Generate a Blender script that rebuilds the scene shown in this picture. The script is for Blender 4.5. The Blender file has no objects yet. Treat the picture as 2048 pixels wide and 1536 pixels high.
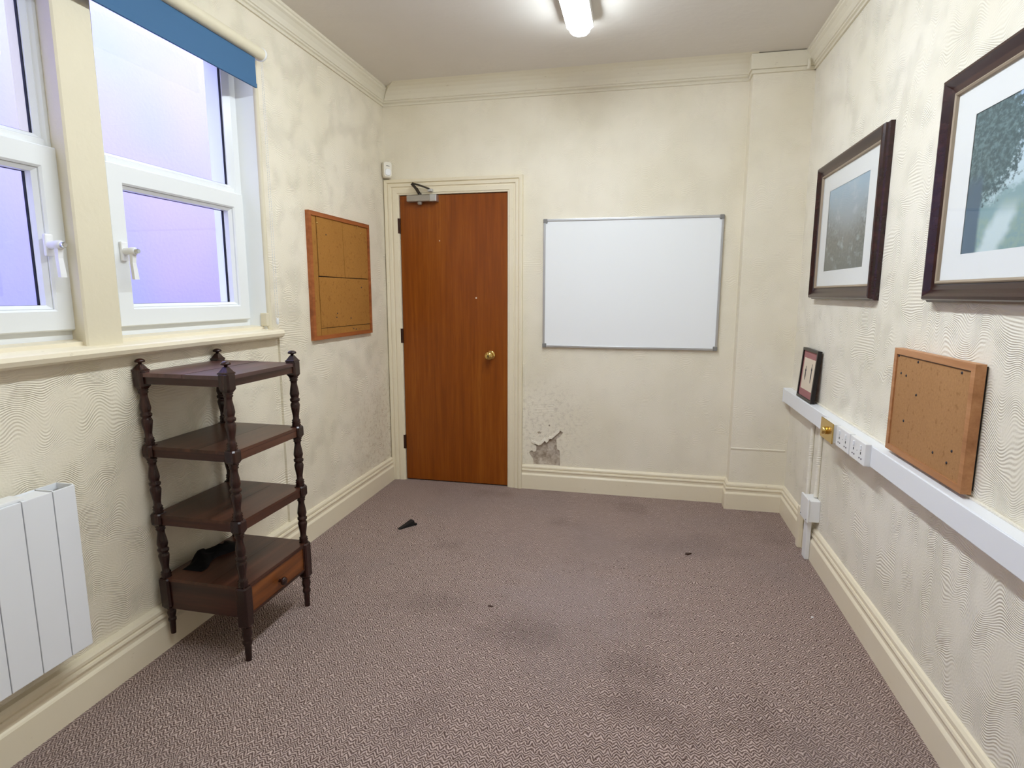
import bpy, bmesh, math, random
from mathutils import Vector, Matrix, noise
from mathutils.geometry import tessellate_polygon

SC = bpy.context.scene
COL = SC.collection
random.seed(4)

# ------------------------------------------------------------------ camera
cam_data = bpy.data.cameras.new('camera')
cam = bpy.data.objects.new('camera', cam_data)
COL.objects.link(cam)
cam_data.sensor_width = 36.0
cam_data.lens = 36.0 * 1162.67 / 2048.0
cam_data.clip_start = 0.02
YAW, PITCH, ROLL = -0.215976, -0.153221, 0.001832
_f = Vector((math.sin(YAW) * math.cos(PITCH), math.cos(YAW) * math.cos(PITCH), math.sin(PITCH)))
_r = Vector((math.cos(YAW), -math.sin(YAW), 0))
_u = _r.cross(_f)
_r2 = _r * math.cos(ROLL) + _u * math.sin(ROLL)
_u2 = -_r * math.sin(ROLL) + _u * math.cos(ROLL)
cam.matrix_world = Matrix(((_r2.x, _u2.x, -_f.x, 0), (_r2.y, _u2.y, -_f.y, 0), (_r2.z, _u2.z, -_f.z, 1.34), (0, 0, 0, 1)))
SC.camera = cam

# ------------------------------------------------------------------ world, exposure
SKY_STRENGTH = 6.2
LAMP_STRENGTH = 50.5
world = bpy.data.worlds.new('overcast_sky')
SC.world = world
world.use_nodes = True
wbg = world.node_tree.nodes['Background']
wbg.inputs['Color'].default_value = (0.72, 0.83, 1.0, 1)
wbg.inputs['Strength'].default_value = SKY_STRENGTH
vs = SC.view_settings
vs.view_transform = 'Standard'
vs.look = 'None'
vs.gamma = 1.0
vs.exposure = 0.0
vs.use_curve_mapping = False
SC.cycles.use_denoising = True
SC.cycles.max_bounces = 8
SC.cycles.diffuse_bounces = 5
SC.cycles.glossy_bounces = 3
SC.cycles.transparent_max_bounces = 12
SC.cycles.sample_clamp_indirect = 6.0
SC.cycles.use_adaptive_sampling = True
SC.cycles.adaptive_threshold = 0.03

# ------------------------------------------------------------------ room numbers (metres)
XL, XR, YB, YF, ZC = -1.738, 0.908, 3.85, -0.42, 2.685
XREC = -1.750            # wall below the window sill, slightly set back
YREC = 2.56              # where that set-back stops
Y_JAMB = 2.497           # right edge of the window opening
Z_HEAD = 2.44
XGL = -1.845             # plane of the glass


# ------------------------------------------------------------------ node helpers
def lin(r, g, b):
    def c(v):
        v /= 255.0
        return v / 12.92 if v <= 0.04045 else ((v + 0.055) / 1.055) ** 2.4
    return (c(r), c(g), c(b), 1.0)


class NT:
    def __init__(self, name, rough=0.6, spec=0.4, metal=0.0, color=None):
        self.mat = bpy.data.materials.new(name)
        self.mat.use_nodes = True
        self.t = self.mat.node_tree
        self.bsdf = self.t.nodes['Principled BSDF']
        self.bsdf.inputs['Roughness'].default_value = rough
        self.bsdf.inputs['Specular IOR Level'].default_value = spec
        self.bsdf.inputs['Metallic'].default_value = metal
        if color is not None:
            self.bsdf.inputs['Base Color'].default_value = color
            self.mat.diffuse_color = color

    def n(self, kind):
        return self.t.nodes.new(kind)

    def link(self, a, b):
        self.t.links.new(a, b)

    def put(self, sock, v):
        if hasattr(v, 'links'):
            self.link(v, sock)
        else:
            sock.default_value = v

    def m(self, op, a, b=0.0, c=None, clamp=False):
        nd = self.n('ShaderNodeMath')
        nd.operation = op
        nd.use_clamp = clamp
        self.put(nd.inputs[0], a)
        self.put(nd.inputs[1], b)
        if c is not None:
            self.put(nd.inputs[2], c)
        return nd.outputs[0]

    def coord(self, which='Object'):
        return self.n('ShaderNodeTexCoord').outputs[which]

    def sep(self, v):
        nd = self.n('ShaderNodeSeparateXYZ')
        self.link(v, nd.inputs[0])
        return nd.outputs

    def comb(self, x, y, z=0.0):
        nd = self.n('ShaderNodeCombineXYZ')
        self.put(nd.inputs[0], x)
        self.put(nd.inputs[1], y)
        self.put(nd.inputs[2], z)
        return nd.outputs[0]

    def scale(self, v, s):
        nd = self.n('ShaderNodeVectorMath')
        nd.operation = 'MULTIPLY'
        self.link(v, nd.inputs[0])
        nd.inputs[1].default_value = s
        return nd.outputs[0]

    def noise(self, v, scale, detail=2.0, rough=0.5, dist=0.0):
        nd = self.n('ShaderNodeTexNoise')
        self.link(v, nd.inputs['Vector'])
        nd.inputs['Scale'].default_value = scale
        nd.inputs['Detail'].default_value = detail
        nd.inputs['Roughness'].default_value = rough
        nd.inputs['Distortion'].default_value = dist
        return nd.outputs['Fac']

    def voronoi(self, v, scale, feature='F1'):
        nd = self.n('ShaderNodeTexVoronoi')
        nd.feature = feature
        self.link(v, nd.inputs['Vector'])
        nd.inputs['Scale'].default_value = scale
        return nd.outputs['Distance']

    def ramp(self, fac, stops):
        nd = self.n('ShaderNodeValToRGB')
        cr = nd.color_ramp
        while len(cr.elements) < len(stops):
            cr.elements.new(0.5)
        for e, (p, c) in zip(cr.elements, stops):
            e.position = p
            e.color = c
        self.put(nd.inputs['Fac'], fac)
        return nd.outputs['Color']

    def smooth(self, v, lo, hi):
        nd = self.n('ShaderNodeMapRange')
        nd.interpolation_type = 'SMOOTHSTEP'
        self.put(nd.inputs['Value'], v)
        nd.inputs['From Min'].default_value = lo
        nd.inputs['From Max'].default_value = hi
        return nd.outputs['Result']

    def mix(self, fac, a, b):
        nd = self.n('ShaderNodeMix')
        nd.data_type = 'RGBA'
        self.put(nd.inputs['Factor'], fac)
        self.put(nd.inputs['A'], a)
        self.put(nd.inputs['B'], b)
        for s in nd.inputs:
            pass
        return nd.outputs['Result']

    def mixc(self, fac, a, b):
        nd = self.n('ShaderNodeMixRGB')
        self.put(nd.inputs[0], fac)
        self.put(nd.inputs[1], a)
        self.put(nd.inputs[2], b)
        return nd.outputs[0]

    def color(self, c):
        self.put(self.bsdf.inputs['Base Color'], c)

    def bump(self, h, dist=0.002, strength=1.0):
        nd = self.n('ShaderNodeBump')
        nd.inputs['Distance'].default_value = dist
        nd.inputs['Strength'].default_value = strength
        self.link(h, nd.inputs['Height'])
        self.link(nd.outputs['Normal'], self.bsdf.inputs['Normal'])


CREAM = (0.85, 0.78, 0.64, 1)


def wallpaper(name, axis, amount, base=CREAM, spots=None):
    """Painted relief wallpaper: combed arcs standing up and down in fans."""
    k = NT(name, rough=0.62, spec=0.3)
    p = k.sep(k.coord())
    h = p[1] if axis == 'y' else p[0]
    z = p[2]
    v = k.comb(k.m('MULTIPLY', h, 1.0), k.m('MULTIPLY', z, 0.5))
    n1 = k.noise(v, 10.5, 0.0, 0.4)
    phase = k.m('ADD', k.m('MULTIPLY', z, 2 * math.pi / 0.0076), k.m('MULTIPLY', n1, 120.0))
    lines = k.m('SINE', phase)
    mask = k.smooth(k.noise(k.comb(h, z, 3.7), 11.0, 1.0), 0.30, 0.66)
    fine = k.noise(k.comb(h, z, 9.0), 140.0, 1.0)
    height = k.m('ADD', k.m('MULTIPLY', lines, k.m('MULTIPLY', mask, 0.5)), k.m('MULTIPLY', fine, 0.55))
    k.bump(height, 0.0021, amount)
    blot = k.noise(k.comb(h, z, 1.0), 2.2, 2.0)
    c = k.mixc(k.smooth(blot, 0.3, 0.75), base, (base[0] * 0.93, base[1] * 0.92, base[2] * 0.88, 1))
    for (ph, pz, rad, col, amt) in (spots or []):
        dx = k.m('SUBTRACT', h, ph)
        dz = k.m('SUBTRACT', z, pz)
        d = k.m('SQRT', k.m('ADD', k.m('MULTIPLY', dx, dx), k.m('MULTIPLY', dz, dz)))
        near = k.m('SUBTRACT', 1.0, k.smooth(d, rad * 0.25, rad), clamp=True)
        speck = k.smooth(k.noise(k.comb(h, z, 5.0), 38.0, 4.0, 0.7), 0.47, 0.68)
        c = k.mixc(k.m('MULTIPLY', k.m('MULTIPLY', near, speck), amt), c, col)
    k.color(c)
    return k.mat


def painted(name, rgb, rough=0.4, bump=0.0, bscale=60.0, spec=0.4, var=0.06):
    k = NT(name, rough=rough, spec=spec)
    nv = k.noise(k.coord(), 5.0, 3.0)
    c = lin(*rgb)
    k.color(k.mixc(nv, c, (c[0] * (1 - var), c[1] * (1 - var * 1.1), c[2] * (1 - var * 1.4), 1)))
    if bump:
        k.bump(k.noise(k.coord(), bscale, 3.0), bump, 1.0)
    return k.mat


def grime_paint(name, rgb, rough=0.38):
    """Old gloss paint with scuffs."""
    k = NT(name, rough=rough, spec=0.4)
    c = lin(*rgb)
    p = k.coord()
    sc = k.smooth(k.noise(k.scale(p, (1, 1, 2.5)), 24.0, 5.0, 0.75), 0.63, 0.74)
    blot = k.noise(p, 3.0, 3.0)
    col = k.mixc(blot, c, (c[0] * 0.92, c[1] * 0.89, c[2] * 0.80, 1))
    k.color(k.mixc(k.m('MULTIPLY', sc, 0.45), col, lin(150, 128, 98)))
    k.bump(k.noise(p, 35.0, 2.0), 0.0006, 0.6)
    return k.mat


def wood(name, dark, mid, light, axis='z', scale=1.0, rough=0.35, fleck=0.0, spec=0.45):
    k = NT(name, rough=rough, spec=spec)
    p = k.coord()
    s = {'z': (46, 46, 2.2), 'y': (46, 2.2, 46), 'x': (2.2, 46, 46)}[axis]
    s2 = {'z': (9, 9, 0.8), 'y': (9, 0.8, 9), 'x': (0.8, 9, 9)}[axis]
    g = k.noise(k.scale(p, tuple(a * scale for a in s)), 1.0, 4.0, 0.6, 0.3)
    b = k.noise(k.scale(p, tuple(a * scale for a in s2)), 1.0, 2.0, 0.5, 0.6)
    v = k.m('ADD', k.m('MULTIPLY', g, 0.5), k.m('MULTIPLY', b, 0.5))
    c = k.ramp(v, [(0.32, lin(*dark)), (0.5, lin(*mid)), (0.68, lin(*light))])
    if fleck:
        fl = k.smooth(k.noise(k.scale(p, tuple(a * 2.6 for a in s)), 1.0, 1.0), 0.60, 0.70)
        c = k.mixc(k.m('MULTIPLY', fl, fleck), c, lin(*dark))
    k.color(c)
    k.bump(g, 0.0006, 0.5)
    return k.mat


def cork(name, rgb, dark):
    k = NT(name, rough=0.85, spec=0.15)
    p = k.coord()
    a = k.noise(p, 120.0, 3.0, 0.65)
    b = k.smooth(k.noise(p, 48.0, 2.0, 0.6), 0.60, 0.68)
    w = k.noise(p, 4.0, 2.0)
    c = k.mixc(a, lin(*rgb), tuple(min(1, x * 0.62) for x in lin(*rgb)[:3]) + (1,))
    c = k.mixc(k.m('MULTIPLY', w, 0.35), c, lin(*dark))
    k.color(k.mixc(k.m('MULTIPLY', b, 0.35), c, lin(*dark)))
    k.bump(a, 0.001, 0.6)
    return k.mat


def carpet(name):
    k = NT(name, rough=0.95, spec=0.1)
    p = k.sep(k.coord())
    x, y = p[0], p[1]
    wob = k.m('MULTIPLY', k.m('SUBTRACT', k.noise(k.coord(), 34.0, 2.0), 0.5), 2.6)
    u = k.m('DIVIDE', x, 0.0125)
    zig = k.m('PINGPONG', u, 1.0)
    wn = k.n('ShaderNodeTexWhiteNoise')
    wn.noise_dimensions = '1D'
    k.link(k.m('FLOOR', u), wn.inputs['W'])
    v = k.m('ADD', k.m('ADD', k.m('DIVIDE', y, 0.0125), k.m('MULTIPLY', zig, 1.15)), k.m('ADD', wob, k.m('MULTIPLY', wn.outputs['Value'], 0.45)))
    stroke = k.m('MULTIPLY', k.m('ABSOLUTE', k.m('SUBTRACT', k.m('FRACT', v), 0.5)), 2.0)
    lump = k.noise(k.comb(k.m('MULTIPLY', x, 1.0), k.m('MULTIPLY', y, 1.0)), 210.0, 2.0, 0.7)
    hgt = k.m('ADD', k.m('MULTIPLY', stroke, 0.55), k.m('MULTIPLY', lump, 0.75))
    c = k.ramp(hgt, [(0.32, lin(66, 49, 44)), (0.62, lin(150, 126, 117)), (0.92, lin(222, 200, 190))])
    # worn, paler traffic area and old dark stains, each with its own outline
    wear = k.smooth(k.noise(k.comb(x, y, 2.0), 1.5, 2.0, 0.6), 0.46, 0.70)
    c = k.mixc(k.m('MULTIPLY', wear, 0.30), c, lin(150, 134, 130))
    stain = k.smooth(k.noise(k.comb(x, y, 8.0), 2.6, 2.0, 0.6), 0.58, 0.74)
    c = k.mixc(k.m('MULTIPLY', stain, 0.18), c, lin(80, 62, 56))
    ragged = k.m('MULTIPLY', k.m('SUBTRACT', k.noise(k.coord(), 9.0, 2.0), 0.5), 1.1)
    for (sx, sy, rx, ry, amt, tone) in STAINS:
        dx = k.m('DIVIDE', k.m('SUBTRACT', x, sx), rx)
        dy = k.m('DIVIDE', k.m('SUBTRACT', y, sy), ry)
        d = k.m('SQRT', k.m('ADD', k.m('MULTIPLY', dx, dx), k.m('MULTIPLY', dy, dy)))
        d = k.m('ADD', d, ragged)
        c = k.mixc(k.m('MULTIPLY', k.m('SUBTRACT', 1.0, k.smooth(d, 0.1, 1.0)), amt), c, tone)
    k.color(c)
    k.bump(hgt, 0.006, 1.0)
    return k.mat


DARK, PALE = lin(60, 48, 46), lin(168, 152, 150)
STAINS = [(-0.25, 2.45, 0.55, 0.38, 0.34, PALE), (-0.42, 2.12, 0.24, 0.18, 0.22, DARK), (0.02, 1.98, 0.15, 0.18, 0.22, DARK), (-0.85, 2.25, 0.28, 0.18, 0.16, DARK), (0.3, 3.1, 0.5, 0.2, 0.14, DARK)]

M = {}
MILDEW = lin(150, 132, 112)
M['paper_side'] = wallpaper('relief_wallpaper_side', 'y', 0.7, spots=[(3.74, 0.35, 0.7, lin(176, 150, 110), 0.45)])
M['paper_right'] = wallpaper('relief_wallpaper_right', 'y', 0.7, base=(0.86, 0.81, 0.70, 1))  # same paint as the left wall; window daylight put in as paler base
M['paper_back'] = wallpaper('relief_wallpaper_back', 'x', 0.42, base=(0.86, 0.795, 0.66, 1), spots=[(-0.64, 0.45, 0.45, MILDEW, 0.30)])
M['ceiling'] = painted('ceiling_paint', (228, 222, 214), 0.85, 0.0012, 25.0)
M['cornice'] = grime_paint('cornice_paint', (232, 226, 210), 0.5)
M['gloss'] = grime_paint('old_gloss_cream_paint', (240, 230, 208))
M['stone'] = painted('cream_mullion_paint', (226, 216, 190), 0.6, 0.0015, 30.0)
M['upvc'] = painted('white_upvc', (236, 238, 238), 0.22, var=0.02)
M['gasket'] = NT('black_gasket', 0.6, 0.3, color=lin(24, 26, 32)).mat
M['white_plastic'] = painted('white_plastic', (238, 238, 238), 0.35, var=0.02)
M['trunk'] = painted('trunking_plastic', (238, 240, 244), 0.35, var=0.02)
M['rad'] = painted('radiator_enamel', (238, 240, 244), 0.35, var=0.02)
M['rad_dark'] = NT('dark_gap', 0.8, 0.2, color=lin(38, 38, 44)).mat
M['rad_grey'] = NT('grey_core', 0.6, 0.3, color=lin(150, 148, 145)).mat
M['door'] = wood('door_veneer', (120, 57, 8), (136, 69, 11), (152, 84, 20), 'z', 1.0, 0.36, 0.35, 0.3)
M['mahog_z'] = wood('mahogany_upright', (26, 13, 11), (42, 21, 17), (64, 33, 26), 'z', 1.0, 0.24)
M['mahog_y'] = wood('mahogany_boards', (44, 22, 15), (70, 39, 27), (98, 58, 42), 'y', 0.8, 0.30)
M['mahog_top'] = wood('mahogany_top_boards', (54, 30, 27), (82, 50, 45), (110, 72, 66), 'y', 0.8, 0.40, 0.0, 0.8)  # same mahogany; skylight sheen on the top put into a paler, bluer colour
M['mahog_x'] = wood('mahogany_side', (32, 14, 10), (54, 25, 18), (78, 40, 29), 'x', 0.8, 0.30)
M['drawer'] = wood('drawer_front_wood', (74, 36, 14), (120, 66, 26), (152, 92, 42), 'y', 0.7, 0.33)
M['frame_wood'] = wood('dark_mahogany_frame', (34, 14, 15), (46, 20, 20), (62, 29, 27), 'y', 1.0, 0.25)
M['oak_frame'] = wood('light_oak_edge', (150, 98, 58), (178, 124, 80), (200, 148, 104), 'y', 1.0, 0.5)
M['red_frame'] = wood('reddish_pine_edge', (120, 62, 26), (158, 88, 42), (182, 112, 62), 'y', 1.0, 0.5)
M['cork_l'] = cork('cork_amber', (190, 134, 66), (112, 66, 24))
M['cork_r'] = cork('cork_tan', (196, 148, 100), (120, 78, 44))
M['gilt'] = NT('gilt_slip', 0.55, 0.4, 0.1, lin(158, 142, 122)).mat
M['black'] = NT('black_frame', 0.35, 0.4, color=lin(24, 17, 17)).mat
M['rubber'] = NT('black_rubber', 0.65, 0.3, color=lin(26, 23, 23)).mat
M['mat_board'] = painted('mount_board', (232, 234, 234), 0.8, var=0.02)
M['mat_pink'] = painted('pink_mount', (166, 112, 112), 0.8, var=0.05)
M['mat_cream'] = painted('cream_paper', (226, 212, 192), 0.8, var=0.05)
M['ink'] = NT('ink', 0.8, 0.2, color=lin(58, 58, 64)).mat
M['board'] = NT('whiteboard_enamel', 0.16, 0.5, color=lin(243, 245, 246)).mat
M['alu'] = NT('brushed_aluminium', 0.34, 0.5, 0.85, lin(196, 196, 198)).mat
M['alu_dark'] = NT('grey_plastic_corner', 0.45, 0.4, color=lin(128, 126, 124)).mat
M['brass'] = NT('polished_brass', 0.16, 0.5, 1.0, lin(222, 190, 116)).mat
M['chrome'] = NT('chrome', 0.12, 0.5, 1.0, lin(210, 212, 214)).mat
M['steel'] = NT('silver_closer_paint', 0.35, 0.5, 0.6, lin(166, 160, 152)).mat
M['dark_steel'] = NT('dark_steel', 0.45, 0.5, 0.5, lin(64, 56, 46)).mat
M['hinge'] = NT('dark_hinge', 0.45, 0.5, 0.6, lin(66, 42, 34)).mat
M['pir'] = painted('ivory_plastic', (228, 220, 202), 0.35, var=0.03)
M['blind'] = painted('blue_blind_fabric', (66, 106, 144), 0.8, 0.0003, 500.0, var=0.05)
M['tray'] = painted('white_metal', (236, 236, 232), 0.4, var=0.02)
M['carpet'] = carpet('brown_loop_carpet')

k = NT('bare_plaster', 0.95, 0.1)
k.color(k.ramp(k.noise(k.coord(), 26.0, 5.0, 0.7), [(0.3, lin(138, 122, 106)), (0.5, lin(186, 172, 156)), (0.72, lin(216, 206, 192))]))
k.bump(k.noise(k.coord(), 40.0, 4.0), 0.006, 1.0)
M['plaster'] = k.mat

k = NT('black_cloth', 0.8, 0.2)
k.color(lin(16, 16, 18))
k.bump(k.noise(k.coord(), 300.0, 2.0), 0.0006, 0.6)
M['cloth'] = k.mat

k = NT('fluorescent_diffuser', 0.5, 0.3, color=(0.9, 0.9, 0.9, 1))
k.bsdf.inputs['Emission Color'].default_value = (0.90, 1.0, 1.08, 1)
k.bsdf.inputs['Emission Strength'].default_value = LAMP_STRENGTH
M['diffuser'] = k.mat

k = NT('window_glass')
tr = k.n('ShaderNodeBsdfTransparent')
tr.inputs['Color'].default_value = (0.95, 0.96, 0.98, 1)
gl = k.n('ShaderNodeBsdfGlossy')
gl.inputs['Roughness'].default_value = 0.015
lw = k.n('ShaderNodeLayerWeight')
mx = k.n('ShaderNodeMixShader')
k.link(k.m('ADD', k.m('MULTIPLY', k.m('POWER', lw.outputs['Facing'], 5.0), 0.92), 0.045), mx.inputs[0])
k.link(tr.outputs[0], mx.inputs[1])
k.link(gl.outputs[0], mx.inputs[2])
k.link(mx.outputs[0], k.t.nodes['Material Output'].inputs['Surface'])
M['glass'] = k.mat

k = NT('picture_glass')
tr = k.n('ShaderNodeBsdfTransparent')
gl = k.n('ShaderNodeBsdfGlossy')
gl.inputs['Roughness'].default_value = 0.03
lw = k.n('ShaderNodeLayerWeight')
mx = k.n('ShaderNodeMixShader')
k.link(k.m('ADD', k.m('MULTIPLY', k.m('POWER', lw.outputs['Facing'], 5.0), 0.6), 0.02), mx.inputs[0])
k.link(tr.outputs[0], mx.inputs[1])
k.link(gl.outputs[0], mx.inputs[2])
k.link(mx.outputs[0], k.t.nodes['Material Output'].inputs['Surface'])
M['picture_glass'] = k.mat

k = NT('lavender_render', 0.9, 0.1)
p3 = k.coord()
k.color(k.ramp(k.noise(p3, 0.55, 2.0), [(0.35, (0.33, 0.33, 0.68, 1)), (0.5, (0.40, 0.34, 0.67, 1)), (0.66, (0.47, 0.355, 0.64, 1))]))
k.bump(k.noise(p3, 30.0, 3.0), 0.004, 0.5)
M['outside'] = k.mat
M['yard'] = painted('grey_yard', (150, 148, 150), 0.9)


def print_material(name, kind):
    k = NT(name, 0.6, 0.2)
    g = k.sep(k.coord('Generated'))
    u = k.m('SUBTRACT', 1.0, g[1])
    v = g[2]
    pv = k.comb(u, v)
    n_big = k.noise(pv, 5.0, 5.0, 0.65)
    n_leaf = k.noise(pv, 26.0, 4.0, 0.7)
    wob = k.m('MULTIPLY', k.m('SUBTRACT', n_big, 0.5), 0.5)
    if kind == 'mist':
        c = k.ramp(v, [(0.0, lin(104, 110, 106)), (0.35, lin(128, 128, 122)), (0.6, lin(150, 160, 166)), (1.0, lin(156, 184, 204))])
        dark = k.smooth(k.m('ADD', k.m('ADD', k.m('SUBTRACT', 0.62, v), k.m('MULTIPLY', k.m('ABSOLUTE', k.m('SUBTRACT', u, 0.55)), 0.7)), wob), 0.05, 0.55)
        c = k.mixc(k.m('MULTIPLY', dark, k.smooth(n_leaf, 0.32, 0.62)), c, lin(90, 96, 95))
        c = k.mixc(k.m('MULTIPLY', k.smooth(n_big, 0.50, 0.68), 0.55), c, lin(186, 196, 202))
    else:
        c = k.ramp(v, [(0.0, lin(150, 176, 182)), (0.3, lin(176, 200, 206)), (0.55, lin(196, 216, 226)), (1.0, lin(160, 190, 222))])
        hill = k.smooth(k.m('SUBTRACT', k.m('ADD', 0.42, wob), v), -0.02, 0.06)
        c = k.mixc(k.m('MULTIPLY', hill, 0.75), c, lin(110, 146, 150))
        low = k.smooth(k.m('SUBTRACT', k.m('ADD', 0.30, wob), v), -0.02, 0.08)
        c = k.mixc(k.m('MULTIPLY', low, k.smooth(n_leaf, 0.35, 0.6)), c, lin(140, 166, 156))
        path = k.m('SUBTRACT', 1.0, k.smooth(k.m('ABSOLUTE', k.m('ADD', k.m('SUBTRACT', u, k.m('ADD', 0.24, k.m('MULTIPLY', v, 0.5))), k.m('MULTIPLY', wob, 0.25))), 0.05, 0.13))
        path = k.m('MULTIPLY', path, k.m('SUBTRACT', 1.0, k.smooth(v, 0.20, 0.36)))
        c = k.mixc(k.m('MULTIPLY', path, 0.85), c, lin(206, 222, 226))
        du = k.m('DIVIDE', k.m('SUBTRACT', u, 0.10), 0.42)
        dv = k.m('DIVIDE', k.m('SUBTRACT', v, 0.74), 0.44)
        d = k.m('SQRT', k.m('ADD', k.m('MULTIPLY', du, du), k.m('MULTIPLY', dv, dv)))
        d = k.m('ADD', d, k.m('MULTIPLY', k.m('SUBTRACT', n_leaf, 0.5), 1.1))
        crown = k.m('SUBTRACT', 1.0, k.smooth(d, 0.78, 0.98))
        leaf = k.mixc(k.smooth(n_leaf, 0.4, 0.66), lin(58, 84, 92), lin(104, 132, 136))
        c = k.mixc(crown, c, leaf)
        trunk = k.m('SUBTRACT', 1.0, k.smooth(k.m('ADD', k.m('ABSOLUTE', k.m('SUBTRACT', u, 0.07)), k.m('MULTIPLY', wob, 0.08)), 0.05, 0.085))
        trunk = k.m('MULTIPLY', trunk, k.m('SUBTRACT', 1.0, k.smooth(v, 0.45, 0.6)))
        c = k.mixc(trunk, c, lin(70, 96, 116))
    k.color(c)
    return k.mat


M['print_mist'] = print_material('misty_landscape_print', 'mist')
M['print_tree'] = print_material('tree_and_path_print', 'tree')


# ------------------------------------------------------------------ mesh helpers
class MB:
    """Collects shapes in room coordinates, then becomes ONE mesh object."""
    def __init__(self):
        self.v, self.f, self.smooth = [], [], []

    def add(self, verts, faces, smooth=False):
        o = len(self.v)
        self.v += [Vector(p) for p in verts]
        self.f += [tuple(i + o for i in fc) for fc in faces]
        self.smooth += [smooth] * len(faces)
        return self

    def box(self, x0, x1, y0, y1, z0, z1, bev=0.0):
        if bev <= 0:
            vs_ = [(x, y, z) for z in (z0, z1) for y in (y0, y1) for x in (x0, x1)]
            return self.add(vs_, [(0, 2, 3, 1), (4, 5, 7, 6), (0, 1, 5, 4), (2, 6, 7, 3), (0, 4, 6, 2), (1, 3, 7, 5)])
        bm = bmesh.new()
        bmesh.ops.create_cube(bm, size=1.0)
        for vv in bm.verts:
            vv.co = Vector(((x0 + x1) / 2 + vv.co.x * (x1 - x0), (y0 + y1) / 2 + vv.co.y * (y1 - y0), (z0 + z1) / 2 + vv.co.z * (z1 - z0)))
        bmesh.ops.bevel(bm, geom=bm.edges[:], offset=min(bev, 0.49 * min(x1 - x0, y1 - y0, z1 - z0)), segments=2, affect='EDGES', profile=0.6)
        bm.verts.index_update()
        self.add([vv.co.copy() for vv in bm.verts], [tuple(q.index for q in fc.verts) for fc in bm.faces])
        bm.free()
        return self

    def lathe(self, prof, origin=(0, 0, 0), axis='z', seg=20, smooth=True, caps=True):
        """prof: (radius, height) pairs."""
        vs_, fs = [], []
        ox, oy, oz = origin
        for r, h in prof:
            for i in range(seg):
                a = 2 * math.pi * i / seg
                c, s = r * math.cos(a), r * math.sin(a)
                vs_.append({'z': (ox + c, oy + s, oz + h), 'y': (ox + c, oy + h, oz + s), 'x': (ox + h, oy + c, oz + s)}[axis])
        for j in range(len(prof) - 1):
            for i in range(seg):
                a, b = j * seg + i, j * seg + (i + 1) % seg
                fs.append((a, b, b + seg, a + seg))
        self.add(vs_, fs, smooth)
        if caps:
            n = len(prof)
            self.add(vs_[:seg], [tuple(range(seg - 1, -1, -1))])
            self.add(vs_[(n - 1) * seg:], [tuple(range(seg))])
        return self

    def tube(self, pts, r, seg=8, smooth=True):
        pts = [Vector(p) for p in pts]
        rings = []
        for i, p in enumerate(pts):
            d = (pts[min(i + 1, len(pts) - 1)] - pts[max(i - 1, 0)]).normalized()
            up = Vector((0, 0, 1)) if abs(d.z) < 0.9 else Vector((1, 0, 0))
            a = d.cross(up).normalized()
            b = d.cross(a)
            rings.append([p + (a * math.cos(t) + b * math.sin(t)) * r for t in [2 * math.pi * q / seg for q in range(seg)]])
        vs_ = [p for rg in rings for p in rg]
        fs = []
        for j in range(len(rings) - 1):
            for i in range(seg):
                a, b = j * seg + i, j * seg + (i + 1) % seg
                fs.append((a, b, b + seg, a + seg))
        fs += [tuple(range(seg)), tuple(range((len(rings) - 1) * seg, len(rings) * seg))]
        return self.add(vs_, fs, smooth)

    def sweep(self, sections, closed_profile=True, caps=True):
        """sections: list of equal-length rings of 3D points."""
        n = len(sections[0])
        vs_ = [p for s in sections for p in s]
        fs = []
        for j in range(len(sections) - 1):
            for i in range(n if closed_profile else n - 1):
                a, b = j * n + i, j * n + (i + 1) % n
                fs.append((a, b, b + n, a + n))
        if caps:
            fs += [tuple(range(n)), tuple(range((len(sections) - 1) * n, len(sections) * n))]
        return self.add(vs_, fs)

    def prism(self, poly, axis, a, b):
        """poly: 2D outline; extruded along axis from a to b. x:(y,z) y:(x,z) z:(x,y)"""
        def p3(q, t):
            return {'x': (t, q[0], q[1]), 'y': (q[0], t, q[1]), 'z': (q[0], q[1], t)}[axis]
        return self.sweep([[p3(q, a) for q in poly], [p3(q, b) for q in poly]])


OFF = {}


def finish(name, mb, mat, parent=None, base=None):
    off = OFF[parent.name] if parent is not None else Vector(base if base is not None else (0, 0, 0))
    me = bpy.data.meshes.new(name)
    me.from_pydata([tuple(p - off) for p in mb.v], [], mb.f)
    me.polygons.foreach_set('use_smooth', mb.smooth)
    me.update()
    bm = bmesh.new()
    bm.from_mesh(me)
    bmesh.ops.recalc_face_normals(bm, faces=bm.faces[:])
    bm.to_mesh(me)
    bm.free()
    me.materials.append(M[mat] if isinstance(mat, str) else mat)
    o = bpy.data.objects.new(name, me)
    COL.objects.link(o)
    if parent is not None:
        o.parent = parent
    else:
        o.location = off
    OFF[o.name] = off
    return o


def thing(name, loc, label=None, cat=None, group=None, kind=None):
    o = bpy.data.objects.new(name, None)
    o.empty_display_size = 0.1
    COL.objects.link(o)
    o.location = loc
    OFF[o.name] = Vector(loc)
    return tag(o, label, cat, group, kind)


def tag(o, label=None, cat=None, group=None, kind=None):
    if label:
        o['label'] = label
    if cat:
        o['category'] = cat
    if group:
        o['group'] = group
    if kind:
        o['kind'] = kind
    return o


def struct(name, mb, mat, label=None, cat=None):
    return tag(finish(name, mb, mat), label, cat, None, 'structure')


# ================================================================== THE SETTING
# floor: carpet laid over slightly uneven boards, with a few ridges where it has stretched
RIDGES = [((0.10, 2.72), (0.44, 2.66), 0.008), ((0.20, 2.28), (0.62, 2.33), 0.009), ((0.22, 1.96), (0.62, 1.83), 0.011), ((-0.30, 2.78), (0.12, 2.80), 0.004)]


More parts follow.
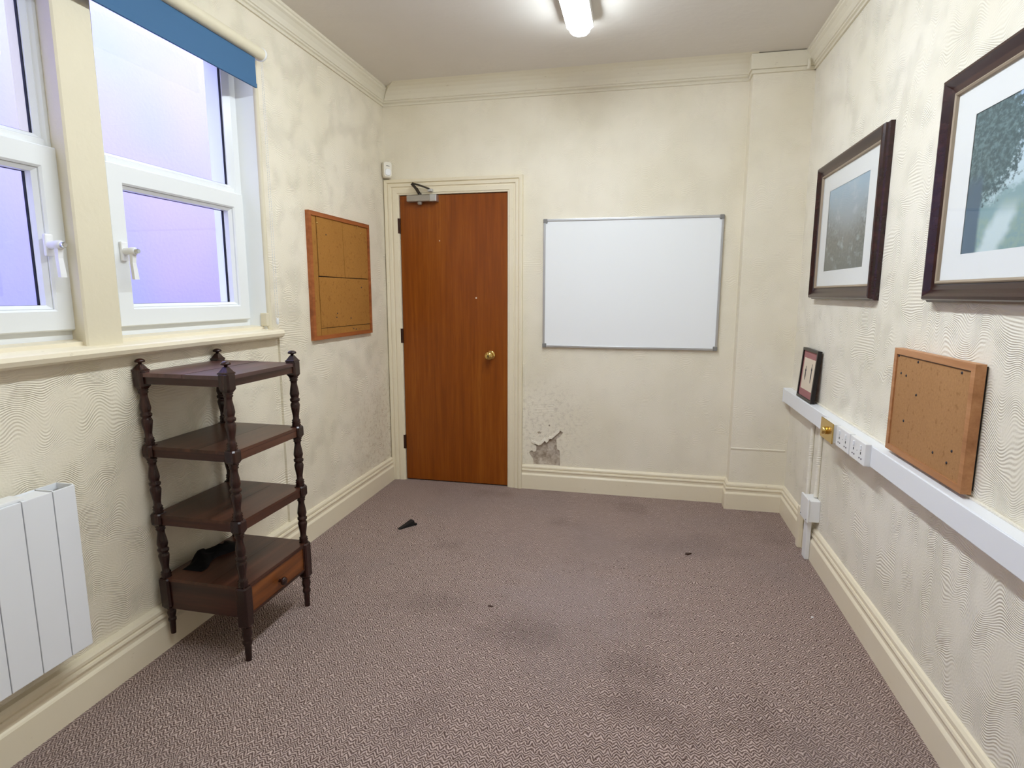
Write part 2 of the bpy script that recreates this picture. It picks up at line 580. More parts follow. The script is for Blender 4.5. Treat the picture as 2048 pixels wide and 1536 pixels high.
def floor_z(x, y):
    z = 0.0
    for (a, b, h) in RIDGES:
        av, bv, p = Vector(a), Vector(b), Vector((x, y))
        t = max(0.0, min(1.0, (p - av).dot(bv - av) / (bv - av).length_squared))
        d = (p - av.lerp(bv, t)).length
        z += h * math.exp(-(d / 0.022) ** 2) * (0.35 + 0.65 * math.sin(math.pi * min(max(t, 0.03), 0.97)))
    return z


nx, ny = 130, 250
gv, gf = [], []
for j in range(ny + 1):
    for i in range(nx + 1):
        x = XREC - 0.02 + (XR + 0.02 - XREC + 0.02) * i / nx
        y = YF + (YB + 0.11 - YF) * j / ny
        gv.append((x, y, floor_z(x, y)))
for j in range(ny):
    for i in range(nx):
        a = j * (nx + 1) + i
        gf.append((a, a + 1, a + nx + 2, a + nx + 1))
struct('floor', MB().add(gv, gf, True), 'carpet', 'worn brown loop pile carpet with creases and dark stains', 'carpet')

struct('ceiling', MB().box(XREC - 0.25, XR + 0.12, YF - 0.1, YB + 0.2, ZC, ZC + 0.12), 'ceiling', 'plain off-white ceiling', 'ceiling')

# left wall: solid beside the window, set-back panel below the sill, strip above the head
w = MB()
w.box(XL - 0.24, XL, YREC, YB + 0.1, 0, ZC)
w.box(XL - 0.24, XL, Y_JAMB, YREC, 1.13, ZC)
w.box(XL - 0.24, XL, 0.60, Y_JAMB, Z_HEAD, ZC)
w.box(XL - 0.24, XL, YF, 0.60, 1.13, ZC)
struct('wall_left', w, 'paper_side', 'cream relief wallpaper wall with swirling combed pattern around the window', 'wall')

struct('wall_left_lower', MB().box(XL - 0.24, XREC, YF, YREC, 0, 1.13), 'paper_side', 'set-back relief wallpaper panel below the window sill', 'wall')
struct('wall_right', MB().box(XR, XR + 0.12, YF, YB + 0.1, 0, ZC), 'paper_right', 'cream relief wallpaper wall hung with framed pictures', 'wall')
struct('wall_front', MB().box(XREC - 0.25, XR + 0.12, YF - 0.12, YF, 0, ZC), 'paper_back', 'cream wall behind the viewer', 'wall')

# back wall: outline with a notch for the door and a ragged hole where paper and plaster have come away
DL, DR, DT = -1.632, -0.872, 2.002
HOLE = [(-0.707, 0.338), (-0.690, 0.330), (-0.674, 0.326), (-0.656, 0.318), (-0.639, 0.323), (-0.626, 0.336), (-0.612, 0.352), (-0.603, 0.340), (-0.595, 0.342),
        (-0.588, 0.352), (-0.579, 0.368), (-0.566, 0.367), (-0.552, 0.380), (-0.531, 0.400), (-0.510, 0.421), (-0.498, 0.416), (-0.488, 0.408), (-0.498, 0.393), (-0.509, 0.377),
        (-0.533, 0.359), (-0.531, 0.322), (-0.527, 0.288), (-0.511, 0.283), (-0.507, 0.250), (-0.506, 0.172), (-0.690, 0.172), (-0.695, 0.211), (-0.712, 0.232), (-0.722, 0.257),
        (-0.704, 0.272), (-0.690, 0.262), (-0.676, 0.265), (-0.672, 0.284), (-0.674, 0.301), (-0.688, 0.318)]
HOLES = [HOLE, [(-0.668, 0.402), (-0.650, 0.408), (-0.637, 0.400), (-0.645, 0.390), (-0.658, 0.391)], [(-0.590, 0.452), (-0.584, 0.462), (-0.576, 0.452), (-0.584, 0.444)]]
outer = [(XL, 0), (DL, 0), (DL, DT), (DR, DT), (DR, 0), (XR, 0), (XR, ZC), (XL, ZC)]
loops = [outer] + HOLES
flat = [p for lp in loops for p in lp]
tris = tessellate_polygon([[Vector((p[0], p[1], 0)) for p in lp] for lp in loops])
w = MB()
w.add([(p[0], YB, p[1]) for p in flat], [tuple(t) for t in tris])
for lp in HOLES:                                  # torn thickness of the paper and skim coat
    n = len(lp)
    w.add([(p[0], YB, p[1]) for p in lp] + [(p[0], YB + 0.012, p[1]) for p in lp], [(i, (i + 1) % n, (i + 1) % n + n, i + n) for i in range(n)])
wall_back = struct('wall_back', w, 'paper_back', 'cream papered end wall with a patch of fallen plaster low by the door', 'wall')
pl = MB()
gx, gz = 30, 40
pv, pf = [], []
for j in range(gz + 1):
    for i in range(gx + 1):
        x, z = -0.75 + 0.30 * i / gx, 0.14 + 0.36 * j / gz
        pv.append((x, YB + 0.010 + 0.007 * noise.noise(Vector((x * 22, z * 16, 1.3))), z))
for j in range(gz):
    for i in range(gx):
        a = j * (gx + 1) + i
        pf.append((a, a + 1, a + gx + 2, a + gx + 1))
finish('exposed_plaster', pl.add(pv, pf, True), 'plaster', wall_back)
lip = MB()                                        # curled edge of torn paper along the top of the hole
top = HOLE[0:15]
lv = []
for i, p in enumerate(top):
    q = 0.004 + 0.005 * abs(noise.noise(Vector((p[0] * 60, p[1] * 60, 0))))
    lv += [(p[0] - 0.004, YB - 0.0005, p[1] + 0.016), (p[0] - 0.002, YB - q * 0.7, p[1] + 0.004), (p[0], YB - q, p[1] - 0.007)]
lf = []
for i in range(len(top) - 1):
    for r in range(2):
        a = i * 3 + r
        lf.append((a, a + 3, a + 4, a + 1))
finish('torn_paper_edge', lip.add(lv, lf), 'paper_back', wall_back)
struct('wall_corridor', MB().box(XL, XR, YB + 0.10, YB + 0.16, 0, ZC), 'paper_back', 'plain wall of the corridor behind the door', 'wall')

# boxed-in corner pier
PX0, PY = 0.580, 3.748
w = MB().box(PX0, XR, PY, YB, 0, ZC)
pier = struct('wall_pier', w, 'paper_back', 'narrow boxed pier in the far corner beside the whiteboard wall', 'pier')
finish('paper_seam', MB().prism([(PY - 0.004, 0.392), (PY, 0.396), (PY, 0.380), (PY - 0.003, 0.386)], 'x', PX0, XR - 0.012), 'paper_back', pier)

# baseboards
SKIRT = [(0.0, 0.0), (0.024, 0.0), (0.024, 0.100), (0.0205, 0.106), (0.016, 0.111), (0.0155, 0.124), (0.019, 0.127), (0.0205, 0.133), (0.018, 0.140), (0.012, 0.142), (0.012, 0.146), (0.0155, 0.149), (0.0145, 0.159), (0.008, 0.168), (0.0, 0.170)]


def run(prof, corners, zoff=0.0):
    """Sweep a wall profile (distance out of the wall, height) along corner points given as (x, y, out_x, out_y)."""
    return MB().sweep([[(cx + d * ox, cy + d * oy, z + zoff) for d, z in prof] for cx, cy, ox, oy in corners])


SK_L = [(max(d, -1) if d > 0 else XREC - XL, z) for d, z in SKIRT]
struct('baseboard_left', run(SK_L, [(XL, YF, 1, 0), (XL, YB - 0.036, 1, 0)]), 'gloss', 'tall cream moulded baseboard along the window wall', 'baseboard')
struct('baseboard_back', run(SKIRT, [(-0.770, YB, 0, -1), (PX0, YB, -1, -1), (PX0, PY, -1, -1), (XR, PY, -1, -1)]), 'gloss', 'cream moulded baseboard under the whiteboard, stepping round the pier', 'baseboard')
struct('baseboard_right', run(SKIRT, [(XR, PY, -1, -1), (XR, YF, -1, 0)]), 'gloss', 'cream moulded baseboard along the picture wall', 'baseboard')

# cornices
COR = [(0.0, 2.578), (0.010, 2.578), (0.013, 2.586), (0.009, 2.592), (0.018, 2.596), (0.018, 2.604), (0.024, 2.607), (0.024, 2.613), (0.030, 2.632), (0.042, 2.650), (0.052, 2.658), (0.052, 2.668), (0.058, 2.672), (0.058, ZC), (0.0, ZC)]
CORB = [(0.0, 2.576), (0.010, 2.576), (0.013, 2.585), (0.009, 2.592), (0.020, 2.597), (0.020, 2.605), (0.028, 2.608), (0.028, 2.614), (0.040, 2.634), (0.060, 2.655), (0.085, 2.670), (0.115, 2.680), (0.140, ZC), (0.0, ZC)]
struct('trim_1', run(COR, [(XL, YF, 1, 0), (XL, YB, 1, -1)]), 'cornice', 'white moulded plaster cornice above the window wall', 'cornice')
struct('trim_2', run(CORB, [(XL, YB, 1, -1), (PX0 + 0.02, YB, 0, -1)]), 'cornice', 'coved plaster cornice above the door and whiteboard', 'cornice')
struct('trim_3', run(COR, [(XR, PY, -1, 0), (XR, YF, -1, 0)]), 'cornice', 'white moulded plaster cornice above the picture wall', 'cornice')
pc = MB().box(PX0 - 0.018, XR, PY - 0.024, YB - 0.02, 2.598, ZC - 0.004, 0.003).box(PX0 - 0.010, XR, PY - 0.014, YB - 0.02, 2.578, 2.598, 0.003)
struct('trim_4', pc, 'cornice', 'plain boxed cornice block capping the corner pier', 'cornice')
stub = MB().tube([(0.862, PY - 0.034, 2.628), (0.864, PY - 0.036, 2.600), (0.858, PY - 0.040, 2.572)], 0.008, 10)
tag(finish('pipe_stub', stub, 'cornice', base=(0.862, PY - 0.034, 2.572)), 'short painted pipe stub under the pier cornice', 'pipe')

# door trim (architrave) swept round the opening with mitred corners
ARCH = [(0.0, 0.0), (0.0, 0.016), (0.010, 0.018), (0.012, 0.022), (0.040, 0.024), (0.043, 0.019), (0.050, 0.019), (0.054, 0.027), (0.072, 0.029), (0.076, 0.024), (0.080, 0.034), (0.095, 0.036), (0.101, 0.030), (0.101, 0.0)]
secs = []
for (px, pz, sx, sz) in [(DL, 0, -1, 0), (DL, DT, -1, 1), (DR, DT, 1, 1), (DR, 0, 1, 0)]:
    secs.append([(px + d * sx, YB - t, pz + d * sz) for d, t in ARCH])
struct('trim_5', MB().sweep(secs), 'gloss', 'cream moulded architrave round the brown door', 'architrave')
lining = MB().box(DL - 0.03, DL, YB, YB + 0.10, 0, DT + 0.03).box(DR, DR + 0.03, YB, YB + 0.10, 0, DT + 0.03).box(DL, DR, YB, YB + 0.10, DT, DT + 0.03)
struct('trim_6', lining, 'gloss', 'painted door lining inside the architrave', 'door lining')
# lifted strip of paper beside the architrave
strip = MB().sweep([[(-0.766, YB, z), (-0.766, YB - 0.006 - 0.003 * math.sin(z * 17), z), (-0.754, YB - 0.004, z), (-0.748, YB, z)] for z in [0.175 + 0.07 * i for i in range(11)]])
finish('lifted_paper_strip', strip, 'paper_back', wall_back)

# door
door = thing('door_1', ((DL + DR) / 2, YB, 0), 'flush brown veneered door with brass knob and overhead closer', 'door', kind='structure')
finish('leaf', MB().box(DL + 0.004, DR - 0.004, YB - 0.004, YB + 0.038, 0.008, DT - 0.004, 0.002), 'door', door)
for hz in (1.80, 1.05, 0.285):
    h = finish('hinge', MB().lathe([(0.006, -0.05), (0.006, 0.05)], (DL + 0.001, YB - 0.010, hz), 'z', 10).box(DL - 0.014, DL + 0.001, YB - 0.0185, YB - 0.013, hz - 0.05, hz + 0.05), 'hinge', door)
kx, kz = -0.994, 0.927
knob = finish('knob', MB().lathe([(0.010, -0.004), (0.011, -0.030), (0.020, -0.036), (0.028, -0.044), (0.030, -0.054), (0.026, -0.064), (0.014, -0.069), (0.004, -0.069)], (kx, YB - 0.004, kz), 'y', 24), 'brass', door)
finish('rose', MB().lathe([(0.032, 0.0), (0.032, -0.003), (0.026, -0.006), (0.011, -0.007)], (kx, YB - 0.004, kz), 'y', 24), 'brass', knob)
finish('keyhole_insert', MB().box(kx - 0.003, kx + 0.003, YB - 0.076, YB - 0.0725, kz - 0.007, kz + 0.007), 'dark_steel', knob)
for (hx, hz, r) in [(-1.094, 1.314, 0.006), (-1.349, 1.697, 0.004)]:
    finish('filler_spot', MB().lathe([(r, 0.0), (r * 0.8, -0.0012), (r * 0.2, -0.0014)], (hx, YB - 0.004, hz), 'y', 10), 'mat_cream', door)
cl = finish('closer_body', MB().box(-1.562, -1.352, YB - 0.052, YB - 0.004, 1.952, 1.994, 0.006), 'steel', door)
finish('end_cap', MB().box(-1.397, -1.350, YB - 0.0545, YB - 0.004, 1.950, 1.996, 0.004), 'alu', cl)
finish('valve_cap', MB().lathe([(0.016, 0.0), (0.016, -0.014), (0.011, -0.020)], (-1.475, YB - 0.028, 1.953), 'z', 16), 'steel', cl)
finish('spindle', MB().lathe([(0.012, 0.0), (0.012, 0.018)], (-1.475, YB - 0.030, 1.992), 'z', 14), 'dark_steel', cl)


def bar(a, b, wd, th):
    a, b = Vector(a), Vector(b)
    d = (b - a).normalized()
    s = d.cross(Vector((0, 1, 0))).normalized() * wd / 2
    t = Vector((0, 1, 0)) * th / 2
    return [[a + s + t, a - s + t, a - s - t, a + s - t], [b + s + t, b - s + t, b - s - t, b + s - t]]


finish('closer_arm', MB().sweep(bar((-1.473, YB - 0.046, 2.006), (-1.486, YB - 0.060, 2.034), 0.020, 0.008)).sweep(bar((-1.486, YB - 0.060, 2.032), (-1.512, YB - 0.075, 2.064), 0.017, 0.008)), 'dark_steel', door)
finish('closer_rod', MB().tube([(-1.508, YB - 0.078, 2.066), (-1.450, YB - 0.060, 2.050), (-1.398, YB - 0.044, 2.030)], 0.006, 8), 'dark_steel', door)
finish('rod_bracket', MB().box(-1.412, -1.380, YB - 0.050, YB - 0.022, 2.014, 2.032, 0.003), 'alu', door)

# ------------------------------------------------------------------ windows
SILL_TOP = 1.166
sillp = [(XL - 0.05, SILL_TOP - 0.038), (XL + 0.022, SILL_TOP - 0.038), (XL + 0.034, SILL_TOP - 0.030), (XL + 0.040, SILL_TOP - 0.016), (XL + 0.036, SILL_TOP - 0.004), (XL + 0.028, SILL_TOP), (XL - 0.02, SILL_TOP + 0.008), (XL - 0.022, 1.186), (XGL + 0.035, 1.192), (XGL + 0.03, SILL_TOP - 0.038)]
struct('trim_7', MB().sweep([[(a, 0.55, b) for a, b in sillp], [(a, Y_JAMB + 0.052, b) for a, b in sillp]]), 'gloss', 'deep cream painted window sill with rounded nosing', 'sill')
MY0, MY1 = 1.535, 1.672
struct('trim_8', MB().prism([(XL - 0.005, MY0), (XL, MY0 + 0.006), (XL, MY1 - 0.006), (XL - 0.005, MY1), (-1.825, 1.700), (XL - 0.22, 1.715), (XL - 0.22, 1.575), (-1.825, 1.556)], 'z', 1.15, Z_HEAD), 'stone', 'cream painted mullion between the two windows', 'mullion')
# rounded bead on the jamb edge
struct('trim_9', MB().lathe([(0.013, 1.166), (0.013, 2.385)], (XL - 0.004, Y_JAMB - 0.004, 0), 'z', 16), 'stone', 'rounded plaster bead on the window jamb', 'bead')
rev = MB().prism([(XL - 0.006, Y_JAMB - 0.016), (XL - 0.006, Y_JAMB + 0.001), (XL - 0.22, Y_JAMB + 0.001), (XL - 0.22, 2.438), (-1.82, 2.447)], 'z', 1.15, Z_HEAD).box(XL - 0.22, XL - 0.004, 0.55, Y_JAMB, Z_HEAD, Z_HEAD + 0.02)
struct('trim_10', rev, 'upvc', 'smooth white reveal beside the window', 'reveal')
struct('trim_11', MB().box(XL - 0.030, XL + 0.004, Y_JAMB - 0.034, Y_JAMB - 0.013, 1.188, 1.250, 0.004), 'stone', 'small painted block at the foot of the window jamb', 'block')


def window(name, y0, y1, handle_y, label):
    """White casement: fixed light above, opening sash below."""
    xf = XGL + 0.030                       # front of the fixed frame
    xs = XGL + 0.050                       # front of the sash
    zb, zt, zm = 1.186, Z_HEAD, 1.775
    t = thing(name, (XGL, (y0 + y1) / 2, zb), label, 'window', kind='structure')
    fw = 0.050

    def ring(mb, a0, a1, b0, b1, wd, xa, xb, cham):
        """rectangular ring with mitred corners and a chamfered inner edge"""
        prof = [(0.0, xa), (0.0, xb - 0.004), (0.004, xb), (wd - cham, xb), (wd, xb - cham), (wd, xa)]
        secs = []
        for (cy, cz, sy, sz) in [(a0, b0, 1, 1), (a1, b0, -1, 1), (a1, b1, -1, -1), (a0, b1, 1, -1), (a0, b0, 1, 1)]:
            secs.append([(x, cy + d * sy, cz + d * sz) for d, x in prof])
        return mb.sweep(secs, caps=False)
    fr = finish('window_frame', ring(MB(), y0, y1, zb, zt, fw, XGL - 0.012, xf, 0.010).box(XGL - 0.012, xf, y0 + fw - 0.002, y1 - fw + 0.002, zm - 0.015, zm + 0.035, 0.004), 'upvc', t)
    ub0, ub1 = zm + 0.035, zt - fw
    finish('bead', ring(MB(), y0 + fw - 0.002, y1 - fw + 0.002, ub0 - 0.002, ub1 + 0.002, 0.016, XGL + 0.004, xf - 0.008, 0.012), 'upvc', fr)
    finish('gasket', ring(MB(), y0 + fw + 0.012, y1 - fw - 0.012, ub0 + 0.012, ub1 - 0.012, 0.0025, XGL - 0.006, XGL + 0.005, 0.0005), 'gasket', fr)
    finish('pane', MB().box(XGL - 0.003, XGL + 0.001, y0 + fw, y1 - fw, ub0, ub1), 'glass', t)
    s0, s1, sb, st = y0 + 0.022, y1 - 0.022, 1.222, zm + 0.012
    sash = finish('sash', ring(MB(), s0, s1, sb, st, 0.068, XGL - 0.01, xs, 0.006), 'upvc', t)
    finish('bead', ring(MB(), s0 + 0.066, s1 - 0.066, sb + 0.066, st - 0.066, 0.015, XGL + 0.004, xs - 0.010, 0.011), 'upvc', sash)
    finish('gasket', ring(MB(), s0 + 0.078, s1 - 0.078, sb + 0.078, st - 0.078, 0.003, XGL - 0.006, XGL + 0.006, 0.0005), 'gasket', sash)
    finish('pane', MB().box(XGL - 0.003, XGL + 0.001, s0 + 0.06, s1 - 0.06, sb + 0.06, st - 0.06), 'glass', t)
    # handle
    hb = 1.487
    hd = finish('handle', MB().box(xs, xs + 0.012, handle_y - 0.014, handle_y + 0.014, hb - 0.034, hb + 0.034, 0.005), 'white_plastic', t)
    hm = MB().lathe([(0.013, 0.010), (0.012, 0.030), (0.014, 0.036), (0.014, 0.052), (0.011, 0.056)], (xs, handle_y, hb), 'x', 16)
    hm.sweep([[(xs + 0.050, handle_y + 0.009, hb), (xs + 0.050, handle_y - 0.009, hb), (xs + 0.036, handle_y - 0.010, hb), (xs + 0.036, handle_y + 0.010, hb)],
              [(xs + 0.046, handle_y + 0.008, hb - 0.04), (xs + 0.046, handle_y - 0.008, hb - 0.04), (xs + 0.034, handle_y - 0.008, hb - 0.04), (xs + 0.034, handle_y + 0.008, hb - 0.04)],
              [(xs + 0.052, handle_y + 0.010, hb - 0.098), (xs + 0.052, handle_y - 0.010, hb - 0.098), (xs + 0.040, handle_y - 0.010, hb - 0.098), (xs + 0.040, handle_y + 0.010, hb - 0.098)]])
    finish('lever', hm, 'white_plastic', hd)
    finish('lock_button', MB().lathe([(0.009, 0.055), (0.009, 0.066), (0.007, 0.069)], (xs, handle_y, hb), 'x', 14), 'chrome', hd)
    return t


window('window_2', 1.698, 2.452, 1.757, 'white casement window nearer the door with handle on its mullion side')
window('window_1', 0.72, 1.582, 1.487, 'white casement window on the far side of the mullion from the door')

# outside: the neighbouring wall across a narrow yard
struct('wall_outside', MB().box(-4.2, -4.0, -4.0, 9.0, -3.0, 6.0), 'outside', 'lavender rendered wall outside the windows', 'wall')
struct('wall_sky_blocker', MB().box(XL - 0.24, XL, YB + 0.17, 9.0, -0.5, 2.9).box(XL - 0.24, XL, -4.0, YF - 0.12, -0.5, 2.9), 'yard', 'unseen outer building face, added to keep open sky off the outside wall', 'wall')  # unseen building face, added to cut sky light on the outside wall
struct('yard_ground', MB().box(-4.2, XL - 0.24, -4.0, 9.0, -0.6, -0.5), 'yard', 'grey ground of the yard outside', 'ground')

# ================================================================== THINGS
# ---- roller blind
bl = thing('roller_blind', (-1.69, 1.6, 2.25), 'rolled-up blue roller blind in a white housing above the windows', 'blind')
BX, BZ, BY0, BY1 = XL + 0.046, 2.392, 0.62, 2.474
finish('fabric', MB().box(BX - 0.006, BX - 0.0045, BY0 + 0.03, BY1 - 0.034, 2.258, 2.372), 'blind', bl)
finish('hem_bar', MB().box(BX - 0.0095, BX - 0.001, BY0 + 0.03, BY1 - 0.034, 2.240, 2.259, 0.002), 'blind', bl)
finish('roller_tube', MB().lathe([(0.026, BY0), (0.026, BY1)], (BX, 0, BZ), 'y', 24), 'stone', bl)
finish('end_cap', MB().lathe([(0.026, BY1), (0.029, BY1 + 0.002), (0.028, BY1 + 0.010), (0.018, BY1 + 0.014)], (BX, 0, BZ), 'y', 24), 'white_plastic', bl)
finish('bracket', MB().box(XL, BX + 0.01, BY1 + 0.004, BY1 + 0.012, BZ - 0.020, BZ + 0.020, 0.002), 'white_plastic', bl)
ch = MB()
for s, zb in ((0.0, 1.222), (0.018, 1.222)):
    nb = int((BZ - 0.03 - zb) / 0.0075)
    for i in range(nb):
        z = zb + i * 0.0075
        yy = BY1 - 0.004 + s * (1.0 - 0.45 * i / nb)
        r = 0.0026
        ch.add([(BX + 0.004 + r, yy, z), (BX + 0.004 - r, yy, z), (BX + 0.004, yy + r, z), (BX + 0.004, yy - r, z), (BX + 0.004, yy, z + r), (BX + 0.004, yy, z - r)],
               [(0, 2, 4), (2, 1, 4), (1, 3, 4), (3, 0, 4), (2, 0, 5), (1, 2, 5), (3, 1, 5), (0, 3, 5)], True)
tag(finish('bead_chain', ch, 'white_plastic', bl), 'white beaded pull chain', kind='stuff')
finish('chain_weight', MB().lathe([(0.004, 0.0), (0.006, 0.006), (0.006, 0.022), (0.003, 0.030)], (BX + 0.004, BY1 + 0.005, 1.196), 'z', 10), 'white_plastic', bl)

# ---- fluorescent light
FX, FY0, FY1 = -0.338, 0.70, 3.12
fl = thing('fluorescent_light', (FX, (FY0 + FY1) / 2, ZC), 'long white fluorescent batten light glowing on the ceiling', 'ceiling light')
finish('gear_tray', MB().prism([(FX - 0.045, FY0 - 0.004), (FX + 0.045, FY0 - 0.004), (FX + 0.065, FY0 + 0.03), (FX + 0.065, FY1 - 0.03), (FX + 0.045, FY1 + 0.004), (FX - 0.045, FY1 + 0.004), (FX - 0.065, FY1 - 0.03), (FX - 0.065, FY0 + 0.03)], 'z', 2.634, ZC - 0.001), 'tray', fl)
dp = [(-0.054, 2.6345), (-0.053, 2.627), (-0.048, 2.612), (-0.036, 2.602), (-0.018, 2.596), (0.018, 2.596), (0.036, 2.602), (0.048, 2.612), (0.053, 2.627), (0.054, 2.6345)]
dsec = []
ends = [(0.0, 0.74), (0.008, 0.82), (0.022, 0.93), (0.04, 1.0)]
for (yy, s) in [(FY0 + e, q) for e, q in ends] + [(FY1 - e, q) for e, q in reversed(ends)]:
    dsec.append([(FX + a * s, yy, 2.6345 - (2.6345 - b) * s) for a, b in dp])
finish('diffuser', MB().sweep(dsec), 'diffuser', fl)

# ---- movement sensor in the corner
pr = thing('alarm_sensor', (XL + 0.04, YB - 0.035, 2.11), 'small ivory movement sensor in the corner above the door trim', 'sensor')
body = MB()
ang = math.radians(38)


def rot(px, py, pz):
    cx, cy = XL + 0.034, YB - 0.030
    return (cx + px * math.cos(ang) - py * math.sin(ang), cy + px * math.sin(ang) + py * math.cos(ang), pz)


def rounded(hw, z0, z1, r, n=5):
    pts = []
    for (cx, cz, a0) in [(hw - r, z1 - r, 0), (-hw + r, z1 - r, 90), (-hw + r, z0 + r, 180), (hw - r, z0 + r, 270)]:
        for i in range(n):
            a = math.radians(a0 + 90 * i / (n - 1))
            pts.append((cx + r * math.cos(a), cz + r * math.sin(a)))
    return pts


ol = rounded(0.032, 2.112, 2.222, 0.018)
il = rounded(0.026, 2.120, 2.214, 0.016)
body.sweep([[rot(a, 0.020, b) for a, b in ol], [rot(a, -0.012, b) for a, b in ol], [rot(a, -0.022, b) for a, b in il]])
finish('case', body, 'pir', pr)
lens = rounded(0.020, 2.126, 2.172, 0.014)
finish('lens', MB().sweep([[rot(a, -0.0215, b) for a, b in lens], [rot(a * 0.8, -0.026, 2.149 + (b - 2.149) * 0.8) for a, b in lens]]), 'white_plastic', pr)
finish('slot', MB().sweep([[rot(a, -0.0222, z) for a, z in [(-0.010, 2.189), (0.012, 2.186), (0.012, 2.189), (-0.010, 2.192)]], [rot(a, -0.0232, z) for a, z in [(-0.010, 2.189), (0.012, 2.186), (0.012, 2.189), (-0.010, 2.192)]]]), 'ink', pr)

# ---- left noticeboard
nb = thing('cork_noticeboard', (XL, 3.19, 1.09), 'amber cork noticeboard in a reddish wooden edge on the window wall', 'noticeboard')
NY0, NY1, NZ0, NZ1 = 2.843, 3.545, 1.089, 1.776
XN = XL + 0.022


def edge_frame(parent, y0, y1, z0, z1, wd, x0, x1, mat, side):
    """four mitred rails; side = +1 if the board faces +x, -1 if it faces -x"""
    for nm, quad in (('rail', [(y0, z0), (y1, z0), (y1 - wd, z0 + wd), (y0 + wd, z0 + wd)]), ('rail', [(y0, z1), (y1, z1), (y1 - wd, z1 - wd), (y0 + wd, z1 - wd)]),
                     ('stile', [(y0, z0), (y0, z1), (y0 + wd, z1 - wd), (y0 + wd, z0 + wd)]), ('stile', [(y1, z0), (y1, z1), (y1 - wd, z1 - wd), (y1 - wd, z0 + wd)])):
        finish(nm, MB().prism(quad, 'x', x0, x1), mat, parent)


edge_frame(nb, NY0, NY1, NZ0, NZ1, 0.022, XL, XN, 'red_frame', 1)
finish('backing', MB().box(XL, XL + 0.006, NY0 + 0.02, NY1 - 0.02, NZ0 + 0.02, NZ1 - 0.02), 'rad_dark', nb)
xc = XL + 0.014


def panel(poly, dx):
    finish('cork_sheet', MB().prism(poly, 'x', XL + 0.006, xc + dx), 'cork_l', nb)


panel([(NY0 + 0.021, NZ0 + 0.021), (NY0 + 0.021, NZ1 - 0.021), (2.919, NZ1 - 0.021), (2.922, 1.44), (2.926, NZ0 + 0.021)], 0.0)
panel([(2.926, NZ1 - 0.021), (2.931, 1.438), (3.215, 1.436), (3.204, NZ1 - 0.021)], 0.0015)
panel([(3.208, NZ1 - 0.021), (3.222, 1.436), (NY1 - 0.021, 1.437), (NY1 - 0.021, NZ1 - 0.021)], 0.0005)
panel([(2.930, 1.152), (2.928, 1.432), (NY1 - 0.021, 1.432), (NY1 - 0.021, 1.150)], 0.001)
panel([(2.930, NZ0 + 0.021), (2.930, 1.149), (NY1 - 0.021, 1.146), (NY1 - 0.021, NZ0 + 0.021)], 0.0003)
for (py, pz) in [(2.932, 1.720), (3.397, 1.748), (3.441, 1.714)]:
    finish('brass_pin', MB().lathe([(0.006, 0.0), (0.0055, 0.002), (0.002, 0.0035)], (xc + 0.0012, py, pz), 'x', 10), 'brass', nb)
for (py, pz) in [(3.02, 1.665), (3.27, 1.195), (3.33, 1.125), (3.30, 1.13), (3.10, 1.205), (3.11, 1.228), (3.42, 1.38)]:
    finish('dark_pin', MB().lathe([(0.0045, 0.0), (0.004, 0.0015), (0.001, 0.002)], (xc + 0.0012, py, pz), 'x', 8), 'ink', nb)

# ---- whiteboard
wb = thing('whiteboard', (-0.08, YB, 0.99), 'blank wall whiteboard with a thin aluminium frame beside the door', 'whiteboard')
WX0, WX1, WZ0, WZ1, WY = -0.633, 0.477, 0.991, 1.820, YB - 0.020
finish('panel', MB().box(WX0 + 0.006, WX1 - 0.006, WY + 0.006, YB - 0.004, WZ0 + 0.006, WZ1 - 0.006), 'board', wb)
for (a, b, c, d) in [(WX0, WX1, WZ0, WZ0 + 0.014), (WX0, WX1, WZ1 - 0.014, WZ1)]:
    finish('rail', MB().box(a + 0.012, b - 0.012, WY, YB, c, d, 0.002), 'alu', wb)
for (a, b) in [(WX0, WX0 + 0.014), (WX1 - 0.014, WX1)]:
    finish('stile', MB().box(a, b, WY, YB, WZ0 + 0.012, WZ1 - 0.012, 0.002), 'alu', wb)
for a in (WX0, WX1 - 0.024):
    for c in (WZ0, WZ1 - 0.024):
        finish('corner_cap', MB().box(a - 0.002, a + 0.026, WY - 0.002, YB, c - 0.002, c + 0.026, 0.005), 'alu_dark', wb)


